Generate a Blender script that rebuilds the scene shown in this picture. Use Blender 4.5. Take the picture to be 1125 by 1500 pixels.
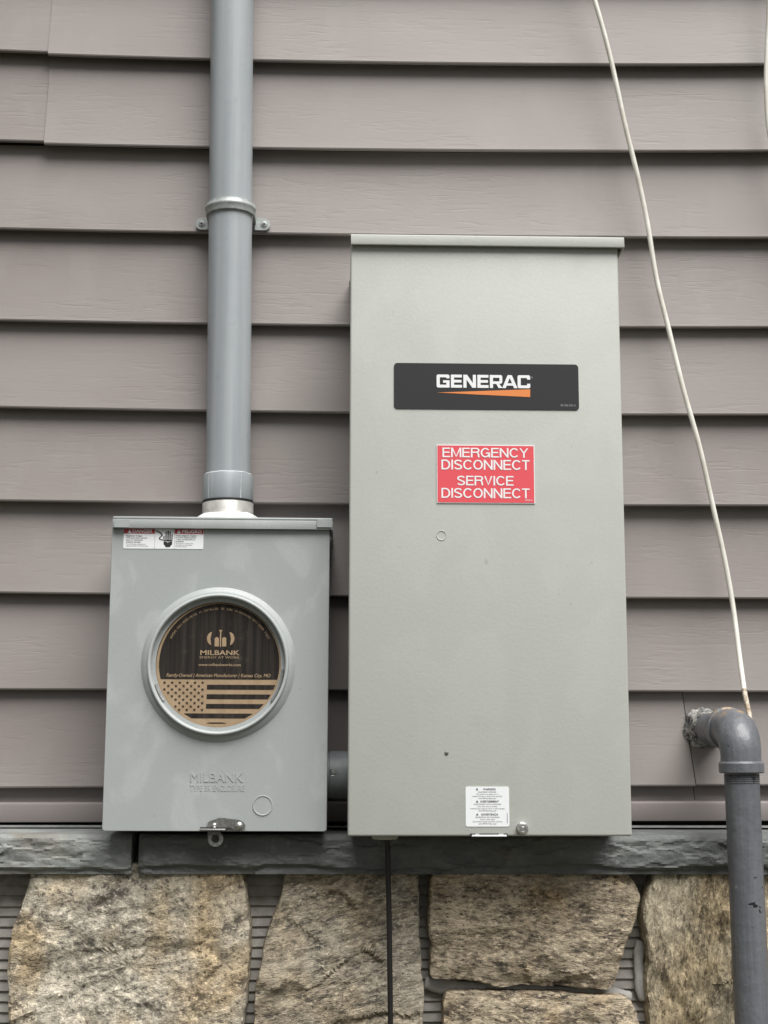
import bpy, bmesh, math, random
from mathutils import Vector, Matrix, noise, geometry

for o in list(bpy.data.objects):
    bpy.data.objects.remove(o)
scene = bpy.context.scene
col = scene.collection
R = math.radians
random.seed(7)

# ------------------------------------------------------------------ camera
D = 1.955                      # camera to back plane of the siding (Y = 0)
YAW, PITCH, ROLL = R(1.75), R(8.8), R(0.15)
FPX, CX, CY = 2080.0, 562.5, 750.0
cam = bpy.data.cameras.new("camera")
cam.sensor_fit = 'VERTICAL'
cam.sensor_height = 36.0
cam.lens = 36.0 * FPX / 1500.0
cam.clip_start = 0.05
cam.clip_end = 2000
cam_o = bpy.data.objects.new("camera", cam)
col.objects.link(cam_o)
CAM = Vector((0, -D, 0))
CR = (Matrix.Rotation(-YAW, 3, 'Z') @ Matrix.Rotation(R(90) + PITCH, 3, 'X') @ Matrix.Rotation(ROLL, 3, 'Z'))
cam_o.matrix_world = Matrix.Translation(CAM) @ CR.to_4x4()
scene.camera = cam_o

# ------------------------------------------------------------------ light
SUN_EL, SUN_AZ = R(60), R(26)          # azimuth: degrees to the right of the wall normal
world = bpy.data.worlds.new("World")
scene.world = world
world.use_nodes = True
wn = world.node_tree
sky = wn.nodes.new("ShaderNodeTexSky")
sky.sky_type = 'NISHITA'
sky.sun_disc = False
sky.sun_elevation = SUN_EL
sky.sun_rotation = R(180) - SUN_AZ
sky.air_density = 1.0
sky.dust_density = 3.0
hs = wn.nodes.new("ShaderNodeHueSaturation")
hs.inputs['Saturation'].default_value = 0.10     # overcast: grey cloud light
bg = wn.nodes['Background']
bg.inputs['Strength'].default_value = 0.05
wn.links.new(sky.outputs[0], hs.inputs['Color'])
wn.links.new(hs.outputs[0], bg.inputs['Color'])
sun = bpy.data.lights.new("sun", 'SUN')
sun.energy = 4.2
sun.angle = R(50)
sun.color = (1.0, 0.985, 0.96)
sun_o = bpy.data.objects.new("sun", sun)
col.objects.link(sun_o)
sd = Vector((math.sin(SUN_AZ) * math.cos(SUN_EL), -math.cos(SUN_AZ) * math.cos(SUN_EL), math.sin(SUN_EL)))
sun_o.rotation_euler = sd.to_track_quat('Z', 'Y').to_euler()
scene.view_settings.view_transform = 'Standard'
scene.view_settings.look = 'None'
scene.view_settings.exposure = 0.47
scene.view_settings.gamma = 1.0
scene.view_settings.use_curve_mapping = False
scene.cycles.adaptive_threshold = 0.02
scene.cycles.max_bounces = 5
scene.cycles.diffuse_bounces = 3
scene.cycles.glossy_bounces = 2

# ------------------------------------------------------------------ helpers
def at(px, py, Y):
    """world point on the plane Y = const seen at photo pixel (px, py)"""
    d = CR @ Vector(((px - CX) / FPX, (CY - py) / FPX, -1.0))
    t = (Y - CAM.y) / d.y
    return CAM + d * t

def tag(o, label=None, cat=None, group=None, kind=None):
    if label: o['label'] = label
    if cat: o['category'] = cat
    if group: o['group'] = group
    if kind: o['kind'] = kind
    return o

def empty(name, loc, label=None, cat=None, rot=None):
    o = bpy.data.objects.new(name, None)
    o.empty_display_size = 0.05
    col.objects.link(o)
    o.location = loc
    if rot: o.rotation_euler = rot
    return tag(o, label, cat)

def link_mesh(name, me, mat, parent=None, smooth=None):
    o = bpy.data.objects.new(name, me)
    col.objects.link(o)
    if parent: o.parent = parent
    if mat is not None:
        me.materials.clear(); me.materials.append(mat)
    if smooth is not None:
        for p in me.polygons: p.use_smooth = True
        if smooth < 179: me.set_sharp_from_angle(angle=R(smooth))
    return o

class MB:
    """mesh builder"""
    def __init__(s): s.v, s.f = [], []
    def add(s, vs, fs):
        b = len(s.v); s.v += [tuple(v) for v in vs]; s.f += [tuple(i + b for i in f) for f in fs]
        return s
    def box(s, x0, x1, y0, y1, z0, z1, bev=0.0, seg=2):
        bm = bmesh.new()
        bmesh.ops.create_cube(bm, size=1)
        for v in bm.verts:
            v.co = Vector((x0 + (v.co.x + .5) * (x1 - x0), y0 + (v.co.y + .5) * (y1 - y0), z0 + (v.co.z + .5) * (z1 - z0)))
        if bev > 0:
            bmesh.ops.bevel(bm, geom=list(bm.edges), offset=bev, segments=seg, affect='EDGES', profile=0.5)
        bm.verts.ensure_lookup_table()
        bm.verts.index_update()
        s.add([v.co.copy() for v in bm.verts], [[v.index for v in f.verts] for f in bm.faces])
        bm.free()
        return s
    def lathe(s, prof, M=Matrix(), n=48, a0=0, a1=2 * math.pi, jit=None):
        """profile of (radius, height) turned about local Z; M places it"""
        full = abs(a1 - a0 - 2 * math.pi) < 1e-6
        m = n if full else n + 1
        vs, fs = [], []
        for i in range(m):
            a = a0 + (a1 - a0) * i / n
            for k, (r, h) in enumerate(prof):
                if jit: r, h = jit(a, r, h, k)
                vs.append(M @ Vector((r * math.cos(a), r * math.sin(a), h)))
        L = len(prof)
        for i in range(n):
            j = (i + 1) % m
            for k in range(L - 1):
                fs.append((i * L + k, j * L + k, j * L + k + 1, i * L + k + 1))
        return s.add(vs, fs)
    def tube(s, path, rad, n=12, cap=True):
        """sweep of a circle along points; rad number or list"""
        P = [Vector(p) for p in path]
        vs, fs = [], []
        up = Vector((0.12, 0.9, 0.31)).normalized()
        for i, p in enumerate(P):
            t = (P[min(i + 1, len(P) - 1)] - P[max(i - 1, 0)]).normalized()
            a = (up - t * up.dot(t)).normalized()
            b = t.cross(a)
            up = a
            r = rad[i] if isinstance(rad, (list, tuple)) else rad
            for k in range(n):
                th = 2 * math.pi * k / n
                vs.append(p + (a * math.cos(th) + b * math.sin(th)) * r)
        for i in range(len(P) - 1):
            for k in range(n):
                k2 = (k + 1) % n
                fs.append((i * n + k, i * n + k2, (i + 1) * n + k2, (i + 1) * n + k))
        if cap:
            fs.append(tuple(range(n - 1, -1, -1)))
            fs.append(tuple((len(P) - 1) * n + k for k in range(n)))
        return s.add(vs, fs)
    def prism(s, pts, y0, y1):
        """polygon of (x, z) points extruded from y0 (front) to y1 (back)"""
        n = len(pts)
        area = sum(pts[i][0] * pts[(i + 1) % n][1] - pts[(i + 1) % n][0] * pts[i][1] for i in range(n))
        if area < 0: pts = pts[::-1]
        vs = [(x, y0, z) for x, z in pts] + [(x, y1, z) for x, z in pts]
        fs = [tuple(range(n)), tuple(range(2 * n - 1, n - 1, -1))]
        for i in range(n):
            j = (i + 1) % n
            fs.append((i, n + i, n + j, j))
        return s.add(vs, fs)
    def mesh(s, name):
        me = bpy.data.meshes.new(name)
        me.from_pydata(s.v, [], s.f)
        bm = bmesh.new(); bm.from_mesh(me)
        bmesh.ops.recalc_face_normals(bm, faces=bm.faces)
        bm.to_mesh(me); bm.free()
        me.update()
        return me
    def build(s, name, mat, parent=None, smooth=None):
        return link_mesh(name, s.mesh(name), mat, parent, smooth)

def MYaxis(x, y, z):
    """matrix: lathe axis pointing to the viewer (-Y) at x, y, z"""
    return Matrix.Translation((x, y, z)) @ Matrix.Rotation(R(90), 4, 'X')

def curve_mesh(obj_data):
    o = bpy.data.objects.new("tmp", obj_data)
    col.objects.link(o)
    bpy.context.view_layer.update()
    dg = bpy.context.evaluated_depsgraph_get()
    me = bpy.data.meshes.new_from_object(o.evaluated_get(dg))
    bpy.data.objects.remove(o)
    return me

def flat_polys(polys):
    """2-D closed polylines (holes by even-odd) -> (verts2d, faces)"""
    cu = bpy.data.curves.new("tmp", 'CURVE')
    cu.dimensions = '2D'; cu.fill_mode = 'FRONT'
    for p in polys:
        sp = cu.splines.new('POLY')
        sp.points.add(len(p) - 1)
        for i, q in enumerate(p): sp.points[i].co = (q[0], q[1], 0, 1)
        sp.use_cyclic_u = True
    me = curve_mesh(cu)
    v = [(a.co.x, a.co.y) for a in me.vertices]
    f = [tuple(p.vertices) for p in me.polygons]
    bpy.data.meshes.remove(me); bpy.data.curves.remove(cu)
    return v, f

def text_flat(body, bold=0.0, extrude=0.0, bevel=0.0, shear=0.0, spacing=1.0):
    cu = bpy.data.curves.new("tmp", 'FONT')
    cu.body = body; cu.size = 1.0; cu.offset = bold; cu.extrude = extrude
    cu.bevel_depth = bevel; cu.shear = shear; cu.space_character = spacing
    cu.resolution_u = 3
    me = curve_mesh(cu)
    v = [tuple(a.co) for a in me.vertices]
    f = [tuple(p.vertices) for p in me.polygons]
    bpy.data.meshes.remove(me); bpy.data.curves.remove(cu)
    return v, f

def fit(vf, x0, x1, z0, z1, keep_w=None):
    """scale text verts into the rectangle; returns (verts2d, faces)"""
    v, f = vf
    ax, bx = min(p[0] for p in v), max(p[0] for p in v)
    az, bz = min(p[1] for p in v), max(p[1] for p in v)
    return [(x0 + (p[0] - ax) / (bx - ax) * (x1 - x0), z0 + (p[1] - az) / (bz - az) * (z1 - z0)) for p in v], f

def plate(vf, y):
    m = MB(); m.add([(x, y, z) for x, z in vf[0]], vf[1])
    return m

def rrect(x0, x1, z0, z1, r, n=5):
    pts = []
    for cx, cz, a in ((x1 - r, z1 - r, 0), (x0 + r, z1 - r, 90), (x0 + r, z0 + r, 180), (x1 - r, z0 + r, 270)):
        for k in range(n + 1):
            t = R(a + 90 * k / n)
            pts.append((cx + r * math.cos(t), cz + r * math.sin(t)))
    return pts

def nz(x, y=0.0, z=0.0): return noise.noise(Vector((x, y, z)))
def fbm(p, o=4): return noise.fractal(p, 1.0, 2.0, o)

# ------------------------------------------------------------------ materials
def mat(name, base, rough=0.5, metal=0.0, spec=0.5):
    m = bpy.data.materials.new(name); m.use_nodes = True
    b = m.node_tree.nodes['Principled BSDF']
    b.inputs['Base Color'].default_value = (*base, 1)
    b.inputs['Roughness'].default_value = rough
    b.inputs['Metallic'].default_value = metal
    b.inputs['Specular IOR Level'].default_value = spec
    return m

class N:
    """small node-graph helper for one material"""
    def __init__(s, m):
        s.m = m; s.t = m.node_tree; s.b = s.t.nodes['Principled BSDF']
        s.tc = s.t.nodes.new("ShaderNodeTexCoord")
        s.oi = s.t.nodes.new("ShaderNodeObjectInfo")
    def co(s, scale=(1, 1, 1), rot=(0, 0, 0), rnd=0.0):
        mp = s.t.nodes.new("ShaderNodeMapping")
        mp.inputs['Scale'].default_value = scale
        src = s.tc.outputs['Object']
        if any(rot):
            rn = s.t.nodes.new("ShaderNodeMapping"); rn.inputs['Rotation'].default_value = rot
            s.t.links.new(src, rn.inputs['Vector']); src = rn.outputs[0]
        s.t.links.new(src, mp.inputs['Vector'])
        if rnd:
            mu = s.t.nodes.new("ShaderNodeMath"); mu.operation = 'MULTIPLY'; mu.inputs[1].default_value = rnd
            s.t.links.new(s.oi.outputs['Random'], mu.inputs[0])
            cb = s.t.nodes.new("ShaderNodeCombineXYZ")
            for k in range(3): s.t.links.new(mu.outputs[0], cb.inputs[k])
            s.t.links.new(cb.outputs[0], mp.inputs['Location'])
        return mp.outputs[0]
    def noise(s, vec, scale, detail=4, rough=0.5, dist=0.0):
        n = s.t.nodes.new("ShaderNodeTexNoise")
        n.inputs['Scale'].default_value = scale; n.inputs['Detail'].default_value = detail
        n.inputs['Roughness'].default_value = rough; n.inputs['Distortion'].default_value = dist
        s.t.links.new(vec, n.inputs['Vector'])
        return n.outputs['Fac']
    def ramp(s, fac, stops):
        r = s.t.nodes.new("ShaderNodeValToRGB")
        e = r.color_ramp.elements
        while len(e) < len(stops): e.new(0.5)
        for k, (p, c) in enumerate(stops):
            e[k].position = p
            e[k].color = (*c, 1) if isinstance(c, tuple) else (c, c, c, 1)
        s.t.links.new(fac, r.inputs[0])
        return r.outputs[0]
    def mix(s, a, b, fac, mode='MIX'):
        n = s.t.nodes.new("ShaderNodeMix"); n.data_type = 'RGBA'; n.blend_type = mode
        for val, idx in ((fac, 0), (a, 6), (b, 7)):
            if isinstance(val, (int, float)): n.inputs[idx].default_value = val
            elif isinstance(val, tuple): n.inputs[idx].default_value = (*val, 1)
            else: s.t.links.new(val, n.inputs[idx])
        return n.outputs[2]
    def math(s, op, a, b):
        n = s.t.nodes.new("ShaderNodeMath"); n.operation = op
        for val, idx in ((a, 0), (b, 1)):
            if isinstance(val, (int, float)): n.inputs[idx].default_value = val
            else: s.t.links.new(val, n.inputs[idx])
        return n.outputs[0]
    def bump(s, h, strength, dist, prev=None):
        n = s.t.nodes.new("ShaderNodeBump")
        n.inputs['Strength'].default_value = strength; n.inputs['Distance'].default_value = dist
        s.t.links.new(h, n.inputs['Height'])
        if prev is not None: s.t.links.new(prev, n.inputs['Normal'])
        s.t.links.new(n.outputs[0], s.b.inputs['Normal'])
        return n.outputs[0]
    def color(s, c): s.t.links.new(c, s.b.inputs['Base Color'])
    def rough(s, c): s.t.links.new(c, s.b.inputs['Roughness'])

def siding_material():
    m = mat("vinyl_siding", (0.27, 0.24, 0.225), 0.55)
    g = N(m)
    grain = g.noise(g.co((17, 40, 150), rnd=3.0), 1.0, 3, 0.62, 0.5)
    where = g.noise(g.co((4, 4, 11), rnd=6.0), 1.0, 2, 0.5)
    cr = g.math('MULTIPLY', g.ramp(grain, [(0.34, 1.0), (0.47, 0.0)]), g.ramp(where, [(0.36, 0.12), (0.62, 1.0)]))
    fine = g.noise(g.co((60, 60, 330), rnd=5.0), 1.0, 2, 0.6)
    h = g.math('SUBTRACT', g.math('MULTIPLY', fine, 0.45), cr)
    g.bump(h, 0.22, 0.0007)
    big = g.noise(g.co((1.3, 1, 2.4), rnd=2.0), 2.0, 3, 0.5)
    c = g.mix((0.216, 0.189, 0.178), (0.248, 0.222, 0.210), g.ramp(big, [(0.35, 0.0), (0.65, 1.0)]))
    dirt = g.noise(g.co((5, 9, 2.2), rnd=4.0), 1.6, 4, 0.65)
    c = g.mix(c, (0.275, 0.255, 0.24), g.ramp(dirt, [(0.52, 0.0), (0.78, 0.55)]))
    c = g.mix(c, (0.19, 0.165, 0.155), g.math('MULTIPLY', cr, 0.10))
    g.color(c)
    return m

def paint_material(name, base, smear, rough=0.45, texture=0.35, smear_amt=0.35):
    m = mat(name, base, rough)
    g = N(m)
    peel = g.noise(g.co((1, 1, 1)), 700, 2, 0.5)
    peel2 = g.noise(g.co((1, 1, 1)), 210, 3, 0.55)
    h = g.math('ADD', g.math('MULTIPLY', peel, 0.5), peel2)
    g.bump(h, texture, 0.0005)
    sm = g.noise(g.co((1, 1, .8), rnd=3.0), 13, 5, 0.55, 0.8)
    c = g.mix(base, smear, g.ramp(sm, [(0.52, 0.0), (0.60, smear_amt), (0.72, smear_amt * .4)]))
    mott = g.noise(g.co((1, 1, 1)), 330, 2, 0.5)
    c = g.mix(c, tuple(x * .90 for x in base), g.ramp(mott, [(0.45, 0.0), (0.7, 0.28)]))
    spots = g.noise(g.co((1, 1, 1), rnd=9.0), 85, 2, 0.4)
    c = g.mix(c, tuple(x * .62 for x in base), g.ramp(spots, [(0.76, 0.0), (0.81, 0.4)]))
    g.color(c)
    g.rough(g.ramp(sm, [(0.4, rough - .05), (0.65, rough + .14)]))
    return m

def pvc_material(name, base, streak, rough=0.38):
    m = mat(name, base, rough)
    g = N(m)
    s1 = g.noise(g.co((60, 60, 1.2)), 1.0, 4, 0.6)
    s2 = g.noise(g.co((1, 1, 1)), 45, 5, 0.6)
    c = g.mix(base, streak, g.ramp(s1, [(0.40, 0.0), (0.66, 0.7)]))
    c = g.mix(c, tuple(x * .8 for x in base), g.ramp(s2, [(0.6, 0.0), (0.78, 0.5)]))
    g.color(c)
    g.bump(g.math('ADD', s1, s2), 0.15, 0.0006)
    g.rough(g.ramp(s2, [(0.3, rough - .06), (0.7, rough + .12)]))
    return m

def painted_pipe_material(rust=None):
    m = mat("painted_iron", (0.115, 0.12, 0.132), 0.36)
    g = N(m)
    brush = g.noise(g.co((90, 90, 6)), 1.0, 4, 0.6, 0.5)
    blob = g.noise(g.co((1, 1, 1)), 55, 4, 0.55)
    c = g.mix((0.105, 0.110, 0.122), (0.145, 0.15, 0.163), g.ramp(brush, [(0.35, 0.0), (0.7, 1.0)]))
    chip = g.noise(g.co((1, 1, 1.5)), 75, 2, 0.5)
    zone = g.noise(g.co((1, 1, 1)), 9, 2, 0.5)
    cm = g.math('MULTIPLY', g.ramp(chip, [(0.70, 0.0), (0.71, 1.0)]), g.ramp(zone, [(0.52, 0.0), (0.56, 1.0)]))
    c = g.mix(c, (0.012, 0.012, 0.014), cm)
    pale = g.noise(g.co((1, 1, 1)), 130, 3, 0.5)
    c = g.mix(c, (0.30, 0.31, 0.32), g.ramp(pale, [(0.72, 0.0), (0.76, 0.6)]))
    g.color(c)
    g.bump(g.math('ADD', g.math('MULTIPLY', brush, 0.7), blob), 0.9, 0.0016)
    if rust:
        sp = g.t.nodes.new("ShaderNodeSeparateXYZ"); g.t.links.new(g.tc.outputs['Object'], sp.inputs[0])
        top = g.math('SUBTRACT', sp.outputs[2], rust)
        mk = g.math('MULTIPLY', g.ramp(g.math('MULTIPLY', top, 60.0), [(0.0, 0.0), (0.5, 1.0)]), g.ramp(g.noise(g.co((1, 1, 1)), 70, 4, .6), [(.50, 0.0), (.58, .8)]))
        g.color(g.mix(c, (0.30, 0.20, 0.10), mk))
    return m

def stone_material(name, light, mid, dark, rust, rot, stretch=(1, 1, 3.2), rust_amt=0.6):
    m = mat(name, mid, 0.85, spec=0.25)
    g = N(m)
    v = g.co(tuple(30 * s for s in stretch), (0, rot, 0), rnd=7.0)
    bands = g.noise(v, 1.0, 4, 0.70, 0.15)
    v2 = g.co(tuple(120 * s for s in (1, 1, 1 + (stretch[2] - 1) * .6)), (0, rot, 0), rnd=5.0)
    grains = g.noise(v2, 1.0, 4, 0.8, 0.1)
    c = g.ramp(bands, [(0.36, dark), (0.45, mid), (0.57, light), (0.70, tuple(min(1, x * 1.2) for x in light))])
    c = g.mix(c, tuple(x * .6 for x in dark), g.ramp(grains, [(0.37, 0.95), (0.46, 0.0)]))
    c = g.mix(c, tuple(min(1, x * 1.65) for x in light), g.ramp(grains, [(0.54, 0.0), (0.62, 0.9)]))
    patch = g.noise(g.co((8, 8, 6), rnd=11.0), 1.0, 3, 0.6, 0.3)
    c = g.mix(c, g.mix(c, rust, 1.0, 'MULTIPLY'), g.ramp(patch, [(0.45, 0.0), (0.62, rust_amt)]))
    pale = g.noise(g.co((13, 13, 17), (0, rot, 0), rnd=15.0), 1.0, 3, 0.6, 0.4)
    c = g.mix(c, tuple(min(1, x * 1.25) for x in light), g.ramp(pale, [(0.54, 0.0), (0.68, 0.4)]))
    g.color(c)
    g.bump(g.math('ADD', bands, g.math('MULTIPLY', grains, 0.7)), 1.0, 0.0045)
    return m

def slate_material(k=1.0):
    m = mat("slate", (0.13, 0.135, 0.13), 0.7, spec=0.35)
    g = N(m)
    a = g.noise(g.co((14, 14, 22), rnd=4.0), 1.0, 6, 0.65, 0.5)
    b = g.noise(g.co((90, 90, 120)), 1.0, 4, 0.6)
    c = g.ramp(a, [(0.3, (0.092 * k, 0.097 * k, 0.094 * k)), (0.5, (0.132 * k, 0.139 * k, 0.134 * k)), (0.7, (0.19 * k, 0.198 * k, 0.188 * k))])
    c = g.mix(c, (0.30, 0.31, 0.29), g.ramp(b, [(0.60, 0.0), (0.74, 0.5)]))
    rust = g.noise(g.co((7, 7, 9), rnd=8.0), 1.0, 4, 0.6)
    c = g.mix(c, (0.17, 0.135, 0.10), g.ramp(rust, [(0.62, 0.0), (0.76, 0.5)]))
    g.color(c)
    bb = g.bump(a, 0.35, 0.003)
    g.bump(b, 0.9, 0.0022, bb)
    return m

def grunge_material(name, c1, c2, scale, rough=0.7, bump=0.6, dist=0.002, metal=0.0):
    m = mat(name, c1, rough, metal)
    g = N(m)
    a = g.noise(g.co((1, 1, 1), rnd=3.0), scale, 6, 0.62, 0.3)
    g.color(g.ramp(a, [(0.36, c1), (0.66, c2)]))
    g.bump(a, bump, dist)
    return m

M_SIDING = siding_material()
M_TRIM = paint_material("trim_vinyl", (0.225, 0.198, 0.190), (0.25, 0.23, 0.22), 0.5, 0.15)
M_DARK = mat("dark_void", (0.02, 0.019, 0.018), 0.9)
M_BIG = paint_material("enclosure_paint", (0.455, 0.466, 0.432), (0.48, 0.492, 0.46), 0.40, 0.30, 0.35)
M_METER = paint_material("meter_paint", (0.345, 0.366, 0.362), (0.405, 0.427, 0.422), 0.40, 0.25, 0.6)
M_METER_RING = mat("ring_metal", (0.40, 0.425, 0.42), 0.5, 0.0)
M_PVC = pvc_material("conduit_pvc", (0.295, 0.320, 0.338), (0.385, 0.41, 0.428))
M_PVC2 = pvc_material("fitting_pvc", (0.225, 0.245, 0.255), (0.29, 0.31, 0.32), 0.42)
M_STRAP = grunge_material("strap_zinc", (0.30, 0.325, 0.315), (0.42, 0.44, 0.43), 160, 0.48, 0.25, 0.0006, 0.2)
M_STEEL = grunge_material("steel", (0.42, 0.42, 0.41), (0.62, 0.62, 0.60), 220, 0.34, 0.2, 0.0004, 0.9)
M_DSTEEL = grunge_material("dull_steel", (0.11, 0.108, 0.10), (0.20, 0.198, 0.185), 240, 0.50, 0.3, 0.0004, 0.5)
M_HUB = grunge_material("cast_aluminium", (0.38, 0.375, 0.35), (0.54, 0.53, 0.50), 90, 0.45, 0.4, 0.0008, 0.3)
M_SEAL = grunge_material("white_sealant", (0.62, 0.63, 0.61), (0.80, 0.80, 0.78), 70, 0.45, 0.5, 0.002)
M_CEMENT = grunge_material("pvc_cement", (0.40, 0.42, 0.43), (0.55, 0.57, 0.57), 80, 0.4, 0.3, 0.001)
M_RUBBER = mat("black_rubber", (0.015, 0.015, 0.016), 0.5)
M_CABLE = grunge_material("white_cable", (0.60, 0.575, 0.50), (0.78, 0.765, 0.71), 24, 0.42, 0.15, 0.0006)
M_RUSTCABLE = grunge_material("frayed_cable", (0.30, 0.21, 0.13), (0.62, 0.57, 0.48), 190, 0.8, 0.8, 0.002)
M_BLACKCABLE = mat("black_cable", (0.014, 0.013, 0.013), 0.45)
M_PIPE = painted_pipe_material()
M_SLATE = slate_material(1.65)
M_SLATE2 = slate_material(.95)
M_MORTAR = grunge_material("mortar", (0.245, 0.23, 0.205), (0.37, 0.35, 0.32), 55, 0.9, 0.6, 0.003)
M_MORTAR2 = grunge_material("smeared_mortar", (0.30, 0.29, 0.27), (0.44, 0.43, 0.405), 40, 0.9, 0.6, 0.003)
M_BLACK = mat("plate_black", (0.024, 0.024, 0.027), 0.5, 0, .35)
M_WHITE = mat("print_white", (0.80, 0.81, 0.82), 0.45)
M_LABEL = mat("label_white", (0.78, 0.80, 0.81), 0.40)
M_RED = mat("sign_red", (0.72, 0.085, 0.105), 0.42)
M_DRED = mat("label_red", (0.46, 0.035, 0.055), 0.42)
M_ORANGE = mat("logo_orange", (0.72, 0.235, 0.065), 0.45)
M_INK = mat("print_black", (0.018, 0.018, 0.020), 0.5)
M_GREYINK = mat("print_grey", (0.10, 0.10, 0.105), 0.5)
M_CARD = grunge_material("cardboard", (0.30, 0.210, 0.125), (0.37, 0.268, 0.168), 60, 0.85, 0.25, 0.001)
def print_dark():
    m = mat("card_print", (0.045, 0.038, 0.033), 0.85, 0, .12)
    g = N(m)
    a = g.noise(g.co((170, 1, 5)), 1.0, 4, 0.6)
    b = g.noise(g.co((1, 1, 1)), 60, 4, 0.6)
    c = g.mix((0.020, 0.017, 0.015), (0.046, 0.038, 0.033), g.ramp(a, [(0.4, 0.0), (0.7, 1.0)]))
    g.color(g.mix(c, (0.075, 0.06, 0.05), g.ramp(b, [(0.58, 0.0), (0.78, 0.6)])))
    return m
M_CARDINK = print_dark()
M_GROUND = grunge_material("soil_and_grass", (0.030, 0.034, 0.018), (0.065, 0.058, 0.040), 3, 0.95, 0.8, 0.02)
M_STONES = [
    stone_material("granite_tan", (0.475, 0.43, 0.345), (0.345, 0.308, 0.246), (0.16, 0.145, 0.122), (1.0, 0.82, 0.58), R(8), (1, 1, 1.5), 0.7),
    stone_material("gneiss_grey", (0.40, 0.357, 0.283), (0.285, 0.25, 0.197), (0.12, 0.112, 0.098), (1.0, 0.84, 0.62), R(14), (1, 1, 3.0), 0.4),
    stone_material("gneiss_rust", (0.45, 0.378, 0.275), (0.31, 0.252, 0.180), (0.105, 0.09, 0.074), (1.0, 0.78, 0.52), R(-3), (1, 1, 3.0), 0.75),
    stone_material("schist_upright", (0.47, 0.41, 0.30), (0.35, 0.30, 0.215), (0.165, 0.14, 0.105), (1.0, 0.84, 0.60), R(84), (1, 1, 2.8), 0.5),
]

# ------------------------------------------------------------------ ground
GZ = -1.55
gm = MB()
gm.add([(-300, -400, GZ), (300, -400, GZ), (300, 100, GZ), (-300, 100, GZ)], [(0, 1, 2, 3)])
tag(gm.build("ground", M_GROUND), kind="structure")

# ------------------------------------------------------------------ siding wall
BUTT_Y = -0.019
wall = empty("siding_wall", (0, 0.012, GZ), "taupe vinyl clapboard siding wall with wood grain above the slate ledge", "wall")
WOFF = Vector((0, -0.012, -GZ))       # world -> wall local
ctl_x = (0, 307, 820, 1125)
butts_px = [
    (77, 87, 94, 94), (209, 216, 221, 221), (336, 341, 348.7, 349), (470, 475.5, 480.4, 480.5),
    (597, 602.5, 608, 608.5), (734, 737.5, 741, 741.5), (870, 873, 877.5, 878),
    (1011.6, 1012.5, 1014, 1015), (1154.5, 1154, 1152, 1152.5)]

def quad_fit(xs, zs):
    S = [sum(x ** k for x in xs) for k in range(5)]
    T = [sum(z * x ** k for x, z in zip(xs, zs)) for k in range(3)]
    A = Matrix(((S[0], S[1], S[2]), (S[1], S[2], S[3]), (S[2], S[3], S[4])))
    return A.inverted() @ Vector(T)

course = []
for row in butts_px:
    pts = [at(x, y, BUTT_Y) for x, y in zip(ctl_x, row)]
    course.append(quad_fit([p.x for p in pts], [p.z for p in pts]))
EXPO = 0.127
for k in range(11):                       # courses above the frame
    c = course[0].copy(); c[0] += EXPO; course.insert(0, c)
c = course[-1].copy(); c[0] -= EXPO; course.append(c)     # hidden behind the bottom trim

def butt_z(i, x):
    x = max(-0.62, min(0.72, x))
    c = course[i]
    return c[0] + c[1] * x + c[2] * x * x

def course_profile(ztop, zb):
    """(y, z) points of one clapboard course from its top to the return under its butt"""
    return [(-0.0008, ztop + 0.004), (-0.0035, ztop - 0.022), (-0.0078, ztop + (zb - ztop) * .5), (BUTT_Y + 0.0020, zb + 0.016),
            (BUTT_Y + 0.0006, zb + 0.0055), (BUTT_Y, zb + 0.0028), (BUTT_Y + 0.0006, zb + 0.0010),
            (BUTT_Y + 0.0022, zb + 0.0001), (BUTT_Y + 0.0050, zb), (BUTT_Y + 0.0064, zb + .0022), (BUTT_Y + .0070, zb + .0080), (0.0015, zb + 0.0100)]

def siding_panel(i0, x0, x1, dy=0.0, dz=0.0, slant0=0.0, slant1=0.0, ncourse=2, tail=0.0):
    n = max(2, int((x1 - x0) / 0.03))
    m = MB(); rows = []
    for k in range(n + 1):
        x = x0 + (x1 - x0) * k / n
        prof = []
        for c in range(ncourse):
            i = i0 + c
            zt = butt_z(i - 1, x) if i > 0 else butt_z(i, x) + EXPO
            prof += course_profile(zt, butt_z(i, x))
        zb = butt_z(i0 + ncourse - 1, x)
        if tail: prof += [(-0.0015, zb - 0.004), (-0.0030, zb - tail)]
        wob = 0.0012 * nz(x * 2.3, i0 * 3.1) + .0005 * nz(x * 7, i0)
        sl = slant0 if k == 0 else (slant1 if k == n else 0)
        rows.append([(x + sl * (z - zb), y + dy + wob, z + dz) for y, z in prof])
    L = len(rows[0])
    vs = [Vector(p) + WOFF for r in rows for p in r]
    fs = [(k * L + j, (k + 1) * L + j, (k + 1) * L + j + 1, k * L + j + 1) for k in range(n) for j in range(L - 1)]
    m.add(vs, fs)
    return m.build("siding_panel", M_SIDING, wall, 28)

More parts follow.
